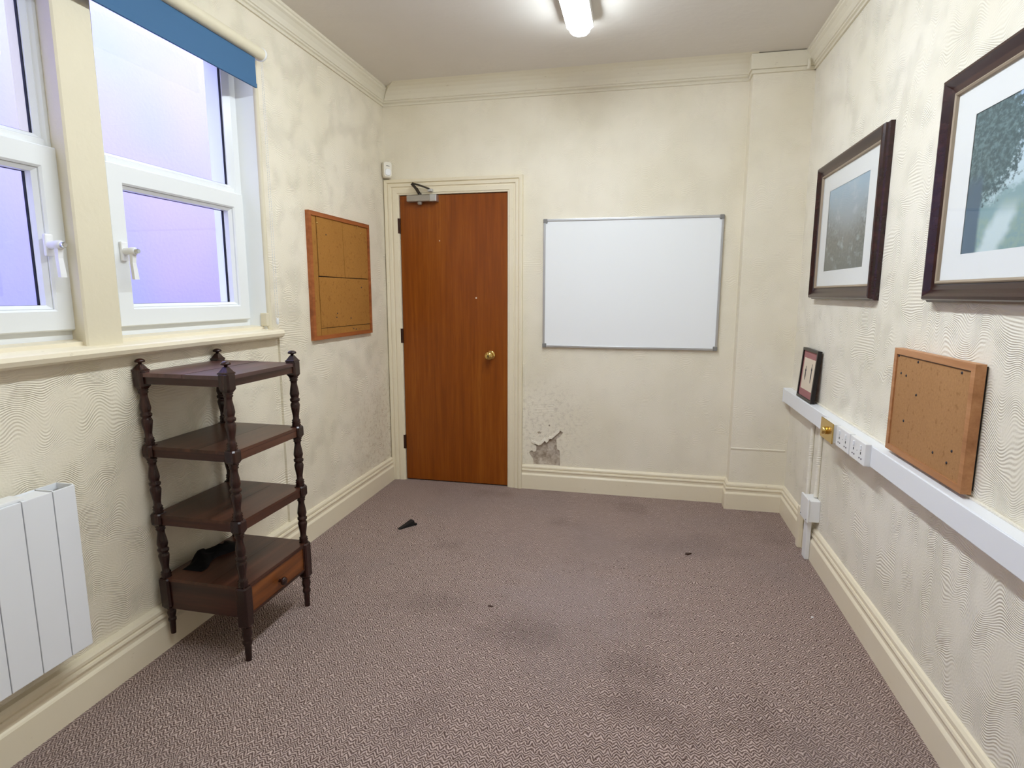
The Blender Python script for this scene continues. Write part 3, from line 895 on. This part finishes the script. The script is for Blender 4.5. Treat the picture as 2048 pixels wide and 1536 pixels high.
# ---- the two large framed prints
def picture(name, y0, y1, z0, z1, art, label, tilt=0.0):
    xw, xf = XR, XR - 0.037
    t = thing(name, (xw, (y0 + y1) / 2, z0), label, 'picture')
    prof = [(0.0, xw), (0.0, xw - 0.016), (0.006, xw - 0.022), (0.006, xw - 0.030), (0.010, xf), (0.018, xf - 0.002), (0.026, xf + 0.003), (0.038, xf + 0.012), (0.050, xf + 0.016), (0.056, xf + 0.017), (0.056, xw)]
    secs = []
    for (cy, cz, sy, sz) in [(y0, z0, 1, 1), (y1, z0, -1, 1), (y1, z1, -1, -1), (y0, z1, 1, -1), (y0, z0, 1, 1)]:
        secs.append([(x, cy + d * sy, cz + d * sz) for d, x in prof])
    f = finish('frame', MB().sweep(secs, caps=False), 'frame_wood', t)
    secs = []
    sp = [(0.055, xf + 0.014), (0.059, xf + 0.0115), (0.064, xf + 0.014), (0.066, xf + 0.022), (0.055, xf + 0.022)]
    for (cy, cz, sy, sz) in [(y0, z0, 1, 1), (y1, z0, -1, 1), (y1, z1, -1, -1), (y0, z1, 1, -1), (y0, z0, 1, 1)]:
        secs.append([(x, cy + d * sy, cz + d * sz) for d, x in sp])
    finish('gilt_slip', MB().sweep(secs, caps=False), 'gilt', f)
    xm = xf + 0.022
    a0, a1, b0, b1 = y0 + 0.140, y1 - 0.200, z0 + 0.138, z1 - 0.145
    a0, a1 = y0 + 0.170, y1 - 0.170
    m = finish('mount', MB().sweep([[(xm, cy + d * sy, cz + d * sz) for (d, cy, cz, sy, sz) in row] for row in
               [[(0.060, y0, z0, 1, 1), (0.060, y1, z0, -1, 1), (0.060, y1, z1, -1, -1), (0.060, y0, z1, 1, -1)], [(0, a0, b0, 1, 1), (0, a1, b0, -1, 1), (0, a1, b1, -1, -1), (0, a0, b1, 1, -1)]]], caps=False), 'mat_board', t)
    finish('print', MB().box(xm + 0.002, xm + 0.004, a0 - 0.004, a1 + 0.004, b0 - 0.004, b1 + 0.004), art, t)
    finish('glazing', MB().box(xm - 0.004, xm - 0.003, y0 + 0.060, y1 - 0.060, z0 + 0.060, z1 - 0.060), 'picture_glass', t)
    return t


picture('framed_print', 2.552, 3.418, 1.318, 1.988, 'print_mist', 'large mahogany framed misty grey landscape print nearer the corner pier')
picture('framed_print', 1.252, 2.118, 1.318, 1.982, 'print_tree', 'large mahogany framed print of a tall tree beside a path')

# ---- trunking along the right wall
TX, TZ0, TZ1 = 0.856, 0.704, 0.786
tk = thing('cable_trunking', (XR, 1.2, TZ0), 'long white plastic cable trunking running along the picture wall', 'trunking')
finish('body', MB().box(TX + 0.003, XR, YF + 0.01, PY - 0.03, TZ0, TZ1, 0.002), 'trunk', tk)
finish('lid', MB().box(TX, TX + 0.004, YF + 0.01, 2.335, TZ0 + 0.003, TZ1 - 0.003, 0.001), 'trunk', tk)
finish('lid', MB().box(TX, TX + 0.004, 2.86, PY - 0.034, TZ0 + 0.003, TZ1 - 0.003, 0.001), 'trunk', tk)
finish('end_cap', MB().box(TX - 0.002, XR, PY - 0.034, PY - 0.026, TZ0 - 0.002, TZ1 + 0.002, 0.002), 'trunk', tk)
finish('top_seal', MB().box(XR - 0.008, XR, YF + 0.01, PY - 0.03, TZ1, TZ1 + 0.007, 0.002), 'paper_right', tk)

# ---- sockets and brass dimmer on the trunking
for (y0, y1, lab) in [(2.345, 2.505, 'white double wall socket nearer the tan cork board'), (2.515, 2.675, 'white double wall socket next to the brass dimmer switch')]:
    s = thing('double_socket', (TX, (y0 + y1) / 2, TZ0), lab, 'socket', 'sockets on the trunking')
    sx = TX - 0.018
    finish('plate', MB().box(sx, TX + 0.004, y0, y1, TZ0 - 0.002, TZ1 + 0.002, 0.003), 'white_plastic', s)
    for c in (y0 + 0.042, y1 - 0.042):
        finish('rocker', MB().box(sx - 0.004, sx, c - 0.006, c + 0.006, 0.756, 0.774, 0.002), 'trunk', s)
        finish('pin_holes', MB().box(sx - 0.0006, sx, c - 0.003, c + 0.003, 0.738, 0.748).box(sx - 0.0006, sx, c - 0.014, c - 0.006, 0.720, 0.725).box(sx - 0.0006, sx, c + 0.006, c + 0.014, 0.720, 0.725), 'rad_dark', s)
    finish('screw', MB().lathe([(0.003, 0), (0.002, -0.001)], (sx, (y0 + y1) / 2, 0.745), 'x', 8), 'alu', s)
ds = thing('dimmer_switch', (TX, 2.77, TZ0), 'brass dimmer switch plate with a round knob on the trunking', 'switch')
finish('back_box', MB().box(TX - 0.026, TX + 0.004, 2.690, 2.846, TZ0 + 0.001, TZ1 + 0.001, 0.002), 'white_plastic', ds)
finish('plate', MB().box(TX - 0.031, TX - 0.026, 2.684, 2.852, TZ0 - 0.003, TZ1 + 0.004, 0.002), 'brass', ds)
finish('knob', MB().lathe([(0.017, 0.0), (0.018, -0.006), (0.016, -0.018), (0.012, -0.020)], (TX - 0.031, 2.768, 0.744), 'x', 20), 'brass', ds)

# ---- junction box and its pipes
jb = thing('junction_box', (XR, 3.09, 0.20), 'white plastic junction box low on the picture wall', 'junction box')
finish('case', MB().box(XR - 0.052, XR, 3.030, 3.150, 0.212, 0.322, 0.004), 'white_plastic', jb)
finish('lid', MB().box(XR - 0.060, XR - 0.050, 3.026, 3.154, 0.208, 0.330, 0.004), 'white_plastic', jb)
for c in (3.04, 3.14):
    finish('screw', MB().lathe([(0.0035, 0), (0.0025, -0.001)], (XR - 0.060, c, 0.222), 'x', 8), 'ink', jb)
for (yc, lab, r) in [(3.225, 'painted conduit pipe rising above the junction box on its pier side', 0.011), (3.085, 'painted conduit pipe rising straight above the junction box', 0.011)]:
    tag(finish('conduit', MB().lathe([(r, 0.0), (r, TZ0 - (0.170 if yc > 3.16 else 0.330))], (XR - 0.010, yc, 0.170 if yc > 3.16 else 0.330), 'z', 12), 'paper_right', base=(XR - 0.01, yc, 0.17)), lab, 'conduit')
for (y0, y1, z1, lab) in [(3.205, 3.250, 0.225, 'cream painted cable cover over the baseboard, nearer the pier'), (3.062, 3.120, 0.210, 'white cable cover running from junction box to carpet')]:
    tag(finish('cable_cover', MB().box(XR - 0.046, XR - 0.0245, y0, y1, 0.001, z1, 0.003), 'gloss' if y0 > 3.2 else 'white_plastic', base=(XR - 0.03, (y0 + y1) / 2, 0)), lab, 'cable cover')

# ---- small frame leaning on the trunking
sf = thing('small_picture', (0.87, 3.31, TZ1), 'small black framed picture with pink mount leaning on the trunking', 'picture')
SY0, SY1, SH = 3.178, 3.452, 0.270
B0, B1 = Vector((0.8655, 0, TZ1 + 0.002)), Vector((0.884, 0, TZ1 + 0.002 + SH))
up = (B1 - B0).normalized()
nrm = Vector((-up.z, 0, up.x))                     # towards the room


def lean(s, y, out):
    p = B0 + up * s + nrm * out
    return (p.x, y, p.z)


def lean_box(mb, s0, s1, y0, y1, o0, o1):
    vs_ = [lean(s, y, o) for s in (s0, s1) for y in (y0, y1) for o in (o0, o1)]
    return mb.add(vs_, [(0, 1, 3, 2), (4, 6, 7, 5), (0, 4, 5, 1), (2, 3, 7, 6), (0, 2, 6, 4), (1, 5, 7, 3)])


for (s0, s1, y0, y1) in [(0, 0.014, SY0, SY1), (SH - 0.014, SH, SY0, SY1)]:
    finish('rail', lean_box(MB(), s0, s1, y0, y1, -0.016, 0.004), 'black', sf)
for (y0, y1) in [(SY0, SY0 + 0.014), (SY1 - 0.014, SY1)]:
    finish('stile', lean_box(MB(), 0.014, SH - 0.014, y0, y1, -0.016, 0.004), 'black', sf)
finish('mount', lean_box(MB(), 0.013, SH - 0.013, SY0 + 0.013, SY1 - 0.013, -0.010, -0.003), 'mat_pink', sf)
finish('drawing', lean_box(MB(), 0.052, SH - 0.052, SY0 + 0.036, SY1 - 0.036, -0.004, -0.002), 'mat_cream', sf)
for (yc, s0, s1, wd) in [(3.365, 0.100, 0.175, 0.010), (3.262, 0.095, 0.195, 0.009)]:
    fg = MB()
    pts = [(s0, 0.3), (s0 + (s1 - s0) * 0.3, 1.0), (s0 + (s1 - s0) * 0.62, 0.7), (s0 + (s1 - s0) * 0.7, 1.3), (s0 + (s1 - s0) * 0.85, 0.4), (s1, 0.5)]
    vv = []
    for s, q in pts:
        vv += [lean(s, yc - wd * q, -0.0016), lean(s, yc + wd * q * 0.8, -0.0016)]
    fg.add(vv, [(2 * i, 2 * i + 2, 2 * i + 3, 2 * i + 1) for i in range(len(pts) - 1)])
    finish('inked_figure', fg, 'ink', sf)

# ---- right cork board standing on the trunking
cb = thing('cork_board', (0.88, 2.02, TZ1), 'tan cork board with a pale wooden edge standing on the trunking', 'noticeboard')
CY0, CY1, CZ0, CZ1, CX = 1.762, 2.272, TZ1 + 0.013, 1.158, 0.875
edge_frame(cb, CY0, CY1, CZ0, CZ1, 0.020, CX, CX + 0.026, 'oak_frame', -1)
finish('cork_sheet', MB().box(CX + 0.005, CX + 0.020, CY0 + 0.019, CY1 - 0.019, CZ0 + 0.019, CZ1 - 0.019), 'cork_r', cb)
finish('painted_shadow_line', MB().box(CX + 0.0045, CX + 0.006, CY0 + 0.020, CY1 - 0.020, CZ1 - 0.0235, CZ1 - 0.020), 'hinge', cb)  # solid dark strip painting the shadow line under the top rail
finish('spacer', MB().box(CX + 0.026, XR, CY0 + 0.006, CY0 + 0.030, CZ0 + 0.01, CZ1 - 0.006), 'black', cb)
finish('spacer', MB().box(CX + 0.026, XR, CY1 - 0.030, CY1 - 0.006, CZ0 + 0.01, CZ1 - 0.006), 'black', cb)
for (py, pz) in [(2.245, 1.132), (2.215, 1.075), (2.175, 1.072), (2.10, 1.126), (2.09, 1.02), (1.835, 1.126), (2.16, 0.92), (1.84, 0.90), (1.945, 0.868), (1.86, 0.86)]:
    finish('dark_pin', MB().lathe([(0.0045, 0.0), (0.004, -0.0015), (0.001, -0.003)], (CX + 0.005, py, pz), 'x', 8), 'ink', cb)

# ---- electric radiator under the far-left window
rd = thing('electric_radiator', (-1.69, 1.0, 0.25), 'white slim electric radiator with vertical fins below the window', 'radiator')
RX0, RX1, RZ0, RZ1, RY1 = -1.712, -1.645, 0.254, 0.774, 1.362
edges = [RY1, 1.293]
while edges[-1] > 0.62:
    edges.append(edges[-1] - 0.0875)
for i in range(len(edges) - 1):
    y1, y0 = edges[i], edges[i + 1]
    o = MB()
    o.box(RX1 - 0.006, RX1, y0 + 0.0014, y1 - 0.0014, RZ0, RZ1 - 0.002, 0.0018)
    o.box(RX0, RX0 + 0.004, y0 + 0.0014, y1 - 0.0014, RZ0, RZ1)
    if i == 0:
        o.box(RX0, RX1 - 0.005, y1 - 0.005, y1 - 0.001, RZ0, RZ1, 0.001)
    o.box(RX0, RX1 - 0.004, y0 + 0.0014, y0 + 0.0050, RZ0, RZ1, 0.001)
    if i > 0:
        o.box(RX0 + 0.003, RX1 - 0.005, y0 + 0.004, y1 - 0.002, RZ1 - 0.010, RZ1 - 0.003)
    finish('fin', o, 'rad', rd)
finish('core', MB().box(RX0 + 0.005, RX1 - 0.008, edges[-1] + 0.01, RY1 - 0.006, RZ0 + 0.01, RZ1 - 0.018), 'rad_grey', rd)
finish('dark_backing', MB().box(RX1 - 0.0085, RX1 - 0.0065, edges[-1] + 0.01, RY1 - 0.006, RZ0 + 0.004, RZ1 - 0.008), 'rad_dark', rd)
finish('control_panel', MB().box(RX0 + 0.004, RX1 - 0.010, 0.95, 1.222, RZ1 - 0.003, RZ1 + 0.007, 0.003), 'white_plastic', rd)
for y in (0.80, 1.27):
    finish('wall_bracket', MB().box(XREC, RX0 + 0.002, y - 0.015, y + 0.015, 0.45, 0.60, 0.002), 'rad', rd)

# ---- four-tier whatnot
wn = thing('whatnot_shelf', (-1.55, 1.92, 0), 'dark mahogany four-tier whatnot with turned posts and a drawer under the window', 'shelf unit')
LEV = [(0.133, 0.290), (0.494, 0.543), (0.750, 0.800), (1.005, 1.072)]      # square blocks
YFL, YFR, YRL, YRR = 1.717, 2.108, 1.718, 2.108


def xf_(z):
    return -1.371 - 0.007 * z


def xr_(z):
    return -1.690 - 0.036 * z


TURN = [(0.0, 0.0150), (0.03, 0.0185), (0.055, 0.0150), (0.075, 0.0185), (0.10, 0.0150), (0.12, 0.0175), (0.15, 0.0125), (0.22, 0.0125), (0.34, 0.0165), (0.43, 0.0190), (0.47, 0.0165), (0.49, 0.0135), (0.51, 0.0190), (0.55, 0.0200), (0.575, 0.0150),
        (0.60, 0.0165), (0.65, 0.0190), (0.74, 0.0165), (0.85, 0.0125), (0.90, 0.0130), (0.925, 0.0170), (0.945, 0.0140), (0.97, 0.0180), (1.0, 0.0150)]
FOOT = [(1.0, 0.0150), (0.95, 0.0180), (0.90, 0.0150), (0.85, 0.0180), (0.78, 0.0185), (0.68, 0.0160), (0.62, 0.0130), (0.58, 0.0165), (0.50, 0.0170), (0.44, 0.0130), (0.40, 0.0125), (0.15, 0.0115), (0.0, 0.0105)]


def block(mb, z0, z1, fx, y, h=0.0215, c=0.006):
    def ring(z, s):
        q, e = h * s, c
        pts = [(q, -q + e), (q, q - e), (q - e, q), (-q + e, q), (-q, q - e), (-q, -q + e), (-q + e, -q), (q - e, -q)]
        return [(fx(z) + a, y + b, z) for a, b in pts]
    ch = 0.010
    mb.sweep([ring(z0, 0.72), ring(z0 + ch, 1.0), ring(z1 - ch * 0.6, 1.0), ring(z1, 0.86)])


def post(fx, y, foot_z):
    mb = MB()
    for (z0, z1) in LEV:
        lo = z0 if foot_z == 0 or z0 > 0.2 else z0
        if fx is xr_ and z0 < 0.2:
            lo = 0.172
        block(mb, lo, z1, fx, y)
    for i in range(3):
        z0, z1 = LEV[i][1] - 0.002, LEV[i + 1][0] + 0.002
        ringsv, ringsf, n = [], [], 16
        for (t, r) in TURN:
            z = z0 + (z1 - z0) * t
            for q in range(n):
                a = 2 * math.pi * q / n
                ringsv.append((fx(z) + r * math.cos(a), y + r * math.sin(a), z))
        for j in range(len(TURN) - 1):
            for q in range(n):
                a, b = j * n + q, j * n + (q + 1) % n
                ringsf.append((a, b, b + n, a + n))
        mb.add(ringsv, ringsf, True)
    ztop = 0.174 if fx is xr_ else 0.135
    prof = [(r * (0.85 if fx is xr_ else 1.0), foot_z + (ztop - foot_z) * t) for t, r in reversed(FOOT)]
    mb.lathe(prof, (fx(0.07), y, 0), 'z', 16)
    p = finish('post', mb, 'mahog_z', wn)
    zt = LEV[-1][1]
    fz = MB()
    x = fx(zt)
    sq = lambda s, z: [(x + a * s, y + b * s, z) for a, b in [(1, -1), (1, 1), (-1, 1), (-1, -1)]]
    fz.sweep([sq(0.0205, zt - 0.004), sq(0.0205, zt), sq(0.017, zt + 0.003), sq(0.0065, zt + 0.021)])
    fz.lathe([(0.0055, 0.016), (0.0065, 0.026), (0.016, 0.028), (0.0175, 0.031), (0.015, 0.036), (0.008, 0.040), (0.002, 0.041)], (x, y, zt), 'z', 18)
    finish('finial', fz, 'mahog_z', p)


post(xf_, YFL, 0.0)
post(xf_, YFR, 0.0)
post(xr_, YRL, 0.066)      # this foot has lost its tip
post(xr_, YRR, 0.0)


def quad_board(z0, z1, ia, ib, over=0.012, names=('shelf_board',), mat='mahog_y'):
    """board between the posts, cut across its depth at fractions ia..ib (0 rear, 1 front)"""
    def pt(fr, y_rear, y_front, z, sgn):
        xr_e, xf_e = xr_(z) - over, xf_(z) + over
        return (xr_e + (xf_e - xr_e) * fr, (y_rear + (y_front - y_rear) * fr) + sgn * over, z)
    rings = []
    for z in (z0, z1):
        rings.append([pt(ia, YRL, YFL, z, -1), pt(ib, YRL, YFL, z, -1), pt(ib, YRR, YFR, z, 1), pt(ia, YRR, YFR, z, 1)])
    return MB().sweep(rings)


SURF = [0.293, 0.5395, 0.797, 1.063]
for li, zt in enumerate(SURF):
    top = li == 3
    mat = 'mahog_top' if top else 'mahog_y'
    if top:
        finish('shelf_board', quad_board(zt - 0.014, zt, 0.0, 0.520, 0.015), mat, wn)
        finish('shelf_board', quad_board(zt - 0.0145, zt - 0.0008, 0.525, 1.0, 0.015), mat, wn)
    else:
        finish('shelf_board', quad_board(zt - 0.012, zt, 0.0, 0.60, 0.013), mat, wn)
        finish('shelf_board', quad_board(zt - 0.012, zt - 0.0003, 0.601, 1.0, 0.013), mat, wn)
    if li > 0:
        za, zb = zt - 0.040, zt - 0.013
        xa, xb = xr_(zt), xf_(zt)
        finish('rail', MB().box(xb - 0.004, xb + 0.012, YFL, YFR, za, zb, 0.001), 'mahog_y', wn)
        finish('rail', MB().box(xa - 0.012, xa + 0.004, YRL, YRR, za, zb, 0.001), 'mahog_y', wn)
        for (ya, yb, s) in [(YRL, YFL, -1), (YRR, YFR, 1)]:
            finish('rail', MB().sweep([[(xa, ya + s * 0.010, z), (xa, ya - s * 0.004, z), (xb, yb - s * 0.004, z), (xb, yb + s * 0.010, z)] for z in (za, zb)]), 'mahog_x', wn)
xa, xb = xr_(0.2), xf_(0.2)
for (ya, yb, s) in [(YRL, YFL, -1), (YRR, YFR, 1)]:
    finish('side_panel', MB().sweep([[(xa, ya + s * 0.010, z), (xa, ya - s * 0.003, z), (xb, yb - s * 0.003, z), (xb, yb + s * 0.010, z)] for z in (0.172, 0.281)]), 'mahog_x', wn)
finish('back_panel', MB().box(xa - 0.008, xa + 0.004, YRL, YRR, 0.180, 0.281), 'mahog_y', wn)
finish('drawer_divider', MB().box(xa, xb + 0.008, YFL, YFR, 0.166, 0.174), 'mahog_y', wn)
dr = finish('drawer', MB().box(xb - 0.006, xb + 0.010, YFL + 0.024, YFR - 0.024, 0.176, 0.280, 0.001), 'drawer', wn)
db = MB()
for (a, b, c, d) in [(YFL + 0.024, YFR - 0.024, 0.176, 0.180), (YFL + 0.024, YFR - 0.024, 0.276, 0.280), (YFL + 0.024, YFL + 0.028, 0.180, 0.276), (YFR - 0.028, YFR - 0.024, 0.180, 0.276)]:
    db.box(xb + 0.009, xb + 0.0135, a, b, c, d)
finish('cock_bead', db, 'mahog_y', dr)
finish('knob', MB().lathe([(0.007, 0.0), (0.0065, 0.010), (0.014, 0.014), (0.017, 0.020), (0.015, 0.026), (0.006, 0.029)], (xb + 0.010, 1.912, 0.216), 'x', 18), 'mahog_z', dr)

# ---- crumpled black cloth pushed to the back of the lowest tier
cv, cf = [], []
cn, cm = 26, 12
for j in range(cm + 1):
    for i in range(cn + 1):
        u, v = i / cn, j / cm
        y = 1.775 + 0.265 * u
        x = -1.698 + 0.085 * v + 0.016 * math.sin(9 * u + 1)
        env = (math.sin(math.pi * u) ** 0.6) * (math.sin(math.pi * min(1, v * 1.02)) ** 0.6)
        z = SURF[0] + 0.001 + env * (0.030 + 0.022 * noise.noise(Vector((u * 6, v * 3, 0.4))) + 0.010 * noise.noise(Vector((u * 17, v * 9, 2.0))))
        cv.append((x, y, max(z, SURF[0] + 0.001)))
for j in range(cm):
    for i in range(cn):
        a = j * (cn + 1) + i
        cf.append((a, a + 1, a + cn + 2, a + cn + 1))
tag(finish('black_cloth', MB().add(cv, cf, True), 'cloth', base=(-1.66, 1.9, SURF[0])), 'crumpled black cloth at the back of the lowest whatnot tier', 'cloth')

# ---- door wedge on the carpet
wv = []
a, b = Vector((-1.318, 2.966)), Vector((-1.266, 3.052))
d = (b - a).normalized()
s = Vector((-d.y, d.x))
for (t, h, wd) in [(0, 0.004, 0.010), (1, 0.030, 0.021)]:
    c = a.lerp(b, t)
    for q in (-1, 1):
        wv.append((c.x + s.x * wd * q, c.y + s.y * wd * q, 0.001))
    for q in (-1, 1):
        wv.append((c.x + s.x * wd * 0.8 * q, c.y + s.y * wd * 0.8 * q, h))
wedge = thing('door_wedge', (a.x, a.y, 0), 'small black rubber door wedge lying on the carpet', 'door stop')
finish('body', MB().add(wv, [(0, 1, 5, 4), (2, 6, 7, 3), (0, 4, 6, 2), (1, 3, 7, 5), (0, 2, 3, 1), (4, 5, 7, 6)]), 'rubber', wedge)
lipv = Vector((b.x, b.y)) + d * 0.006
finish('heel_lip', MB().add([(lipv.x + s.x * q * 0.026 + d.x * e, lipv.y + s.y * q * 0.026 + d.y * e, z) for z in (0.001, 0.012) for q in (-1, 1) for e in (-0.008, 0.006)], [(0, 1, 3, 2), (4, 6, 7, 5), (0, 4, 5, 1), (2, 3, 7, 6), (0, 2, 6, 4), (1, 5, 7, 3)]), 'rubber', wedge)


# ---- bits of debris on the carpet
def scrap(name, x, y, pts, h, mat, label):
    n = len(pts)
    v3 = [(x + p[0], y + p[1], 0.001 + floor_z(x, y)) for p in pts] + [(x + p[0] * 0.8, y + p[1] * 0.8, 0.001 + floor_z(x, y) + h * (0.6 + 0.4 * ((i * 7) % 3) / 2)) for i, p in enumerate(pts)]
    fs = [(i, (i + 1) % n, (i + 1) % n + n, i + n) for i in range(n)] + [tuple(range(n)), tuple(range(n, 2 * n))]
    tag(finish(name, MB().add(v3, fs), mat, base=(x, y, 0)), label, 'debris')


scrap('leaf_scrap', 0.286, 2.995, [(-0.018, -0.010), (-0.004, -0.016), (0.016, 0.002), (0.020, 0.014), (0.002, 0.008), (-0.014, 0.004)], 0.006, 'hinge', 'tiny dark scrap on the carpet in front of the pier')
scrap('fluff_scrap', -0.592, 2.273, [(-0.012, -0.004), (0.0, -0.006), (0.012, -0.002), (0.012, 0.003), (0.0, 0.004), (-0.012, 0.002)], 0.004, 'hinge', 'tiny dark thread in the middle of the carpet')
scrap('paper_scrap', 0.748, 2.482, [(-0.005, -0.003), (0.003, -0.005), (0.006, 0.001), (0.001, 0.005), (-0.004, 0.003)], 0.003, 'mat_board', 'tiny white paper speck on the carpet by the picture wall baseboard')
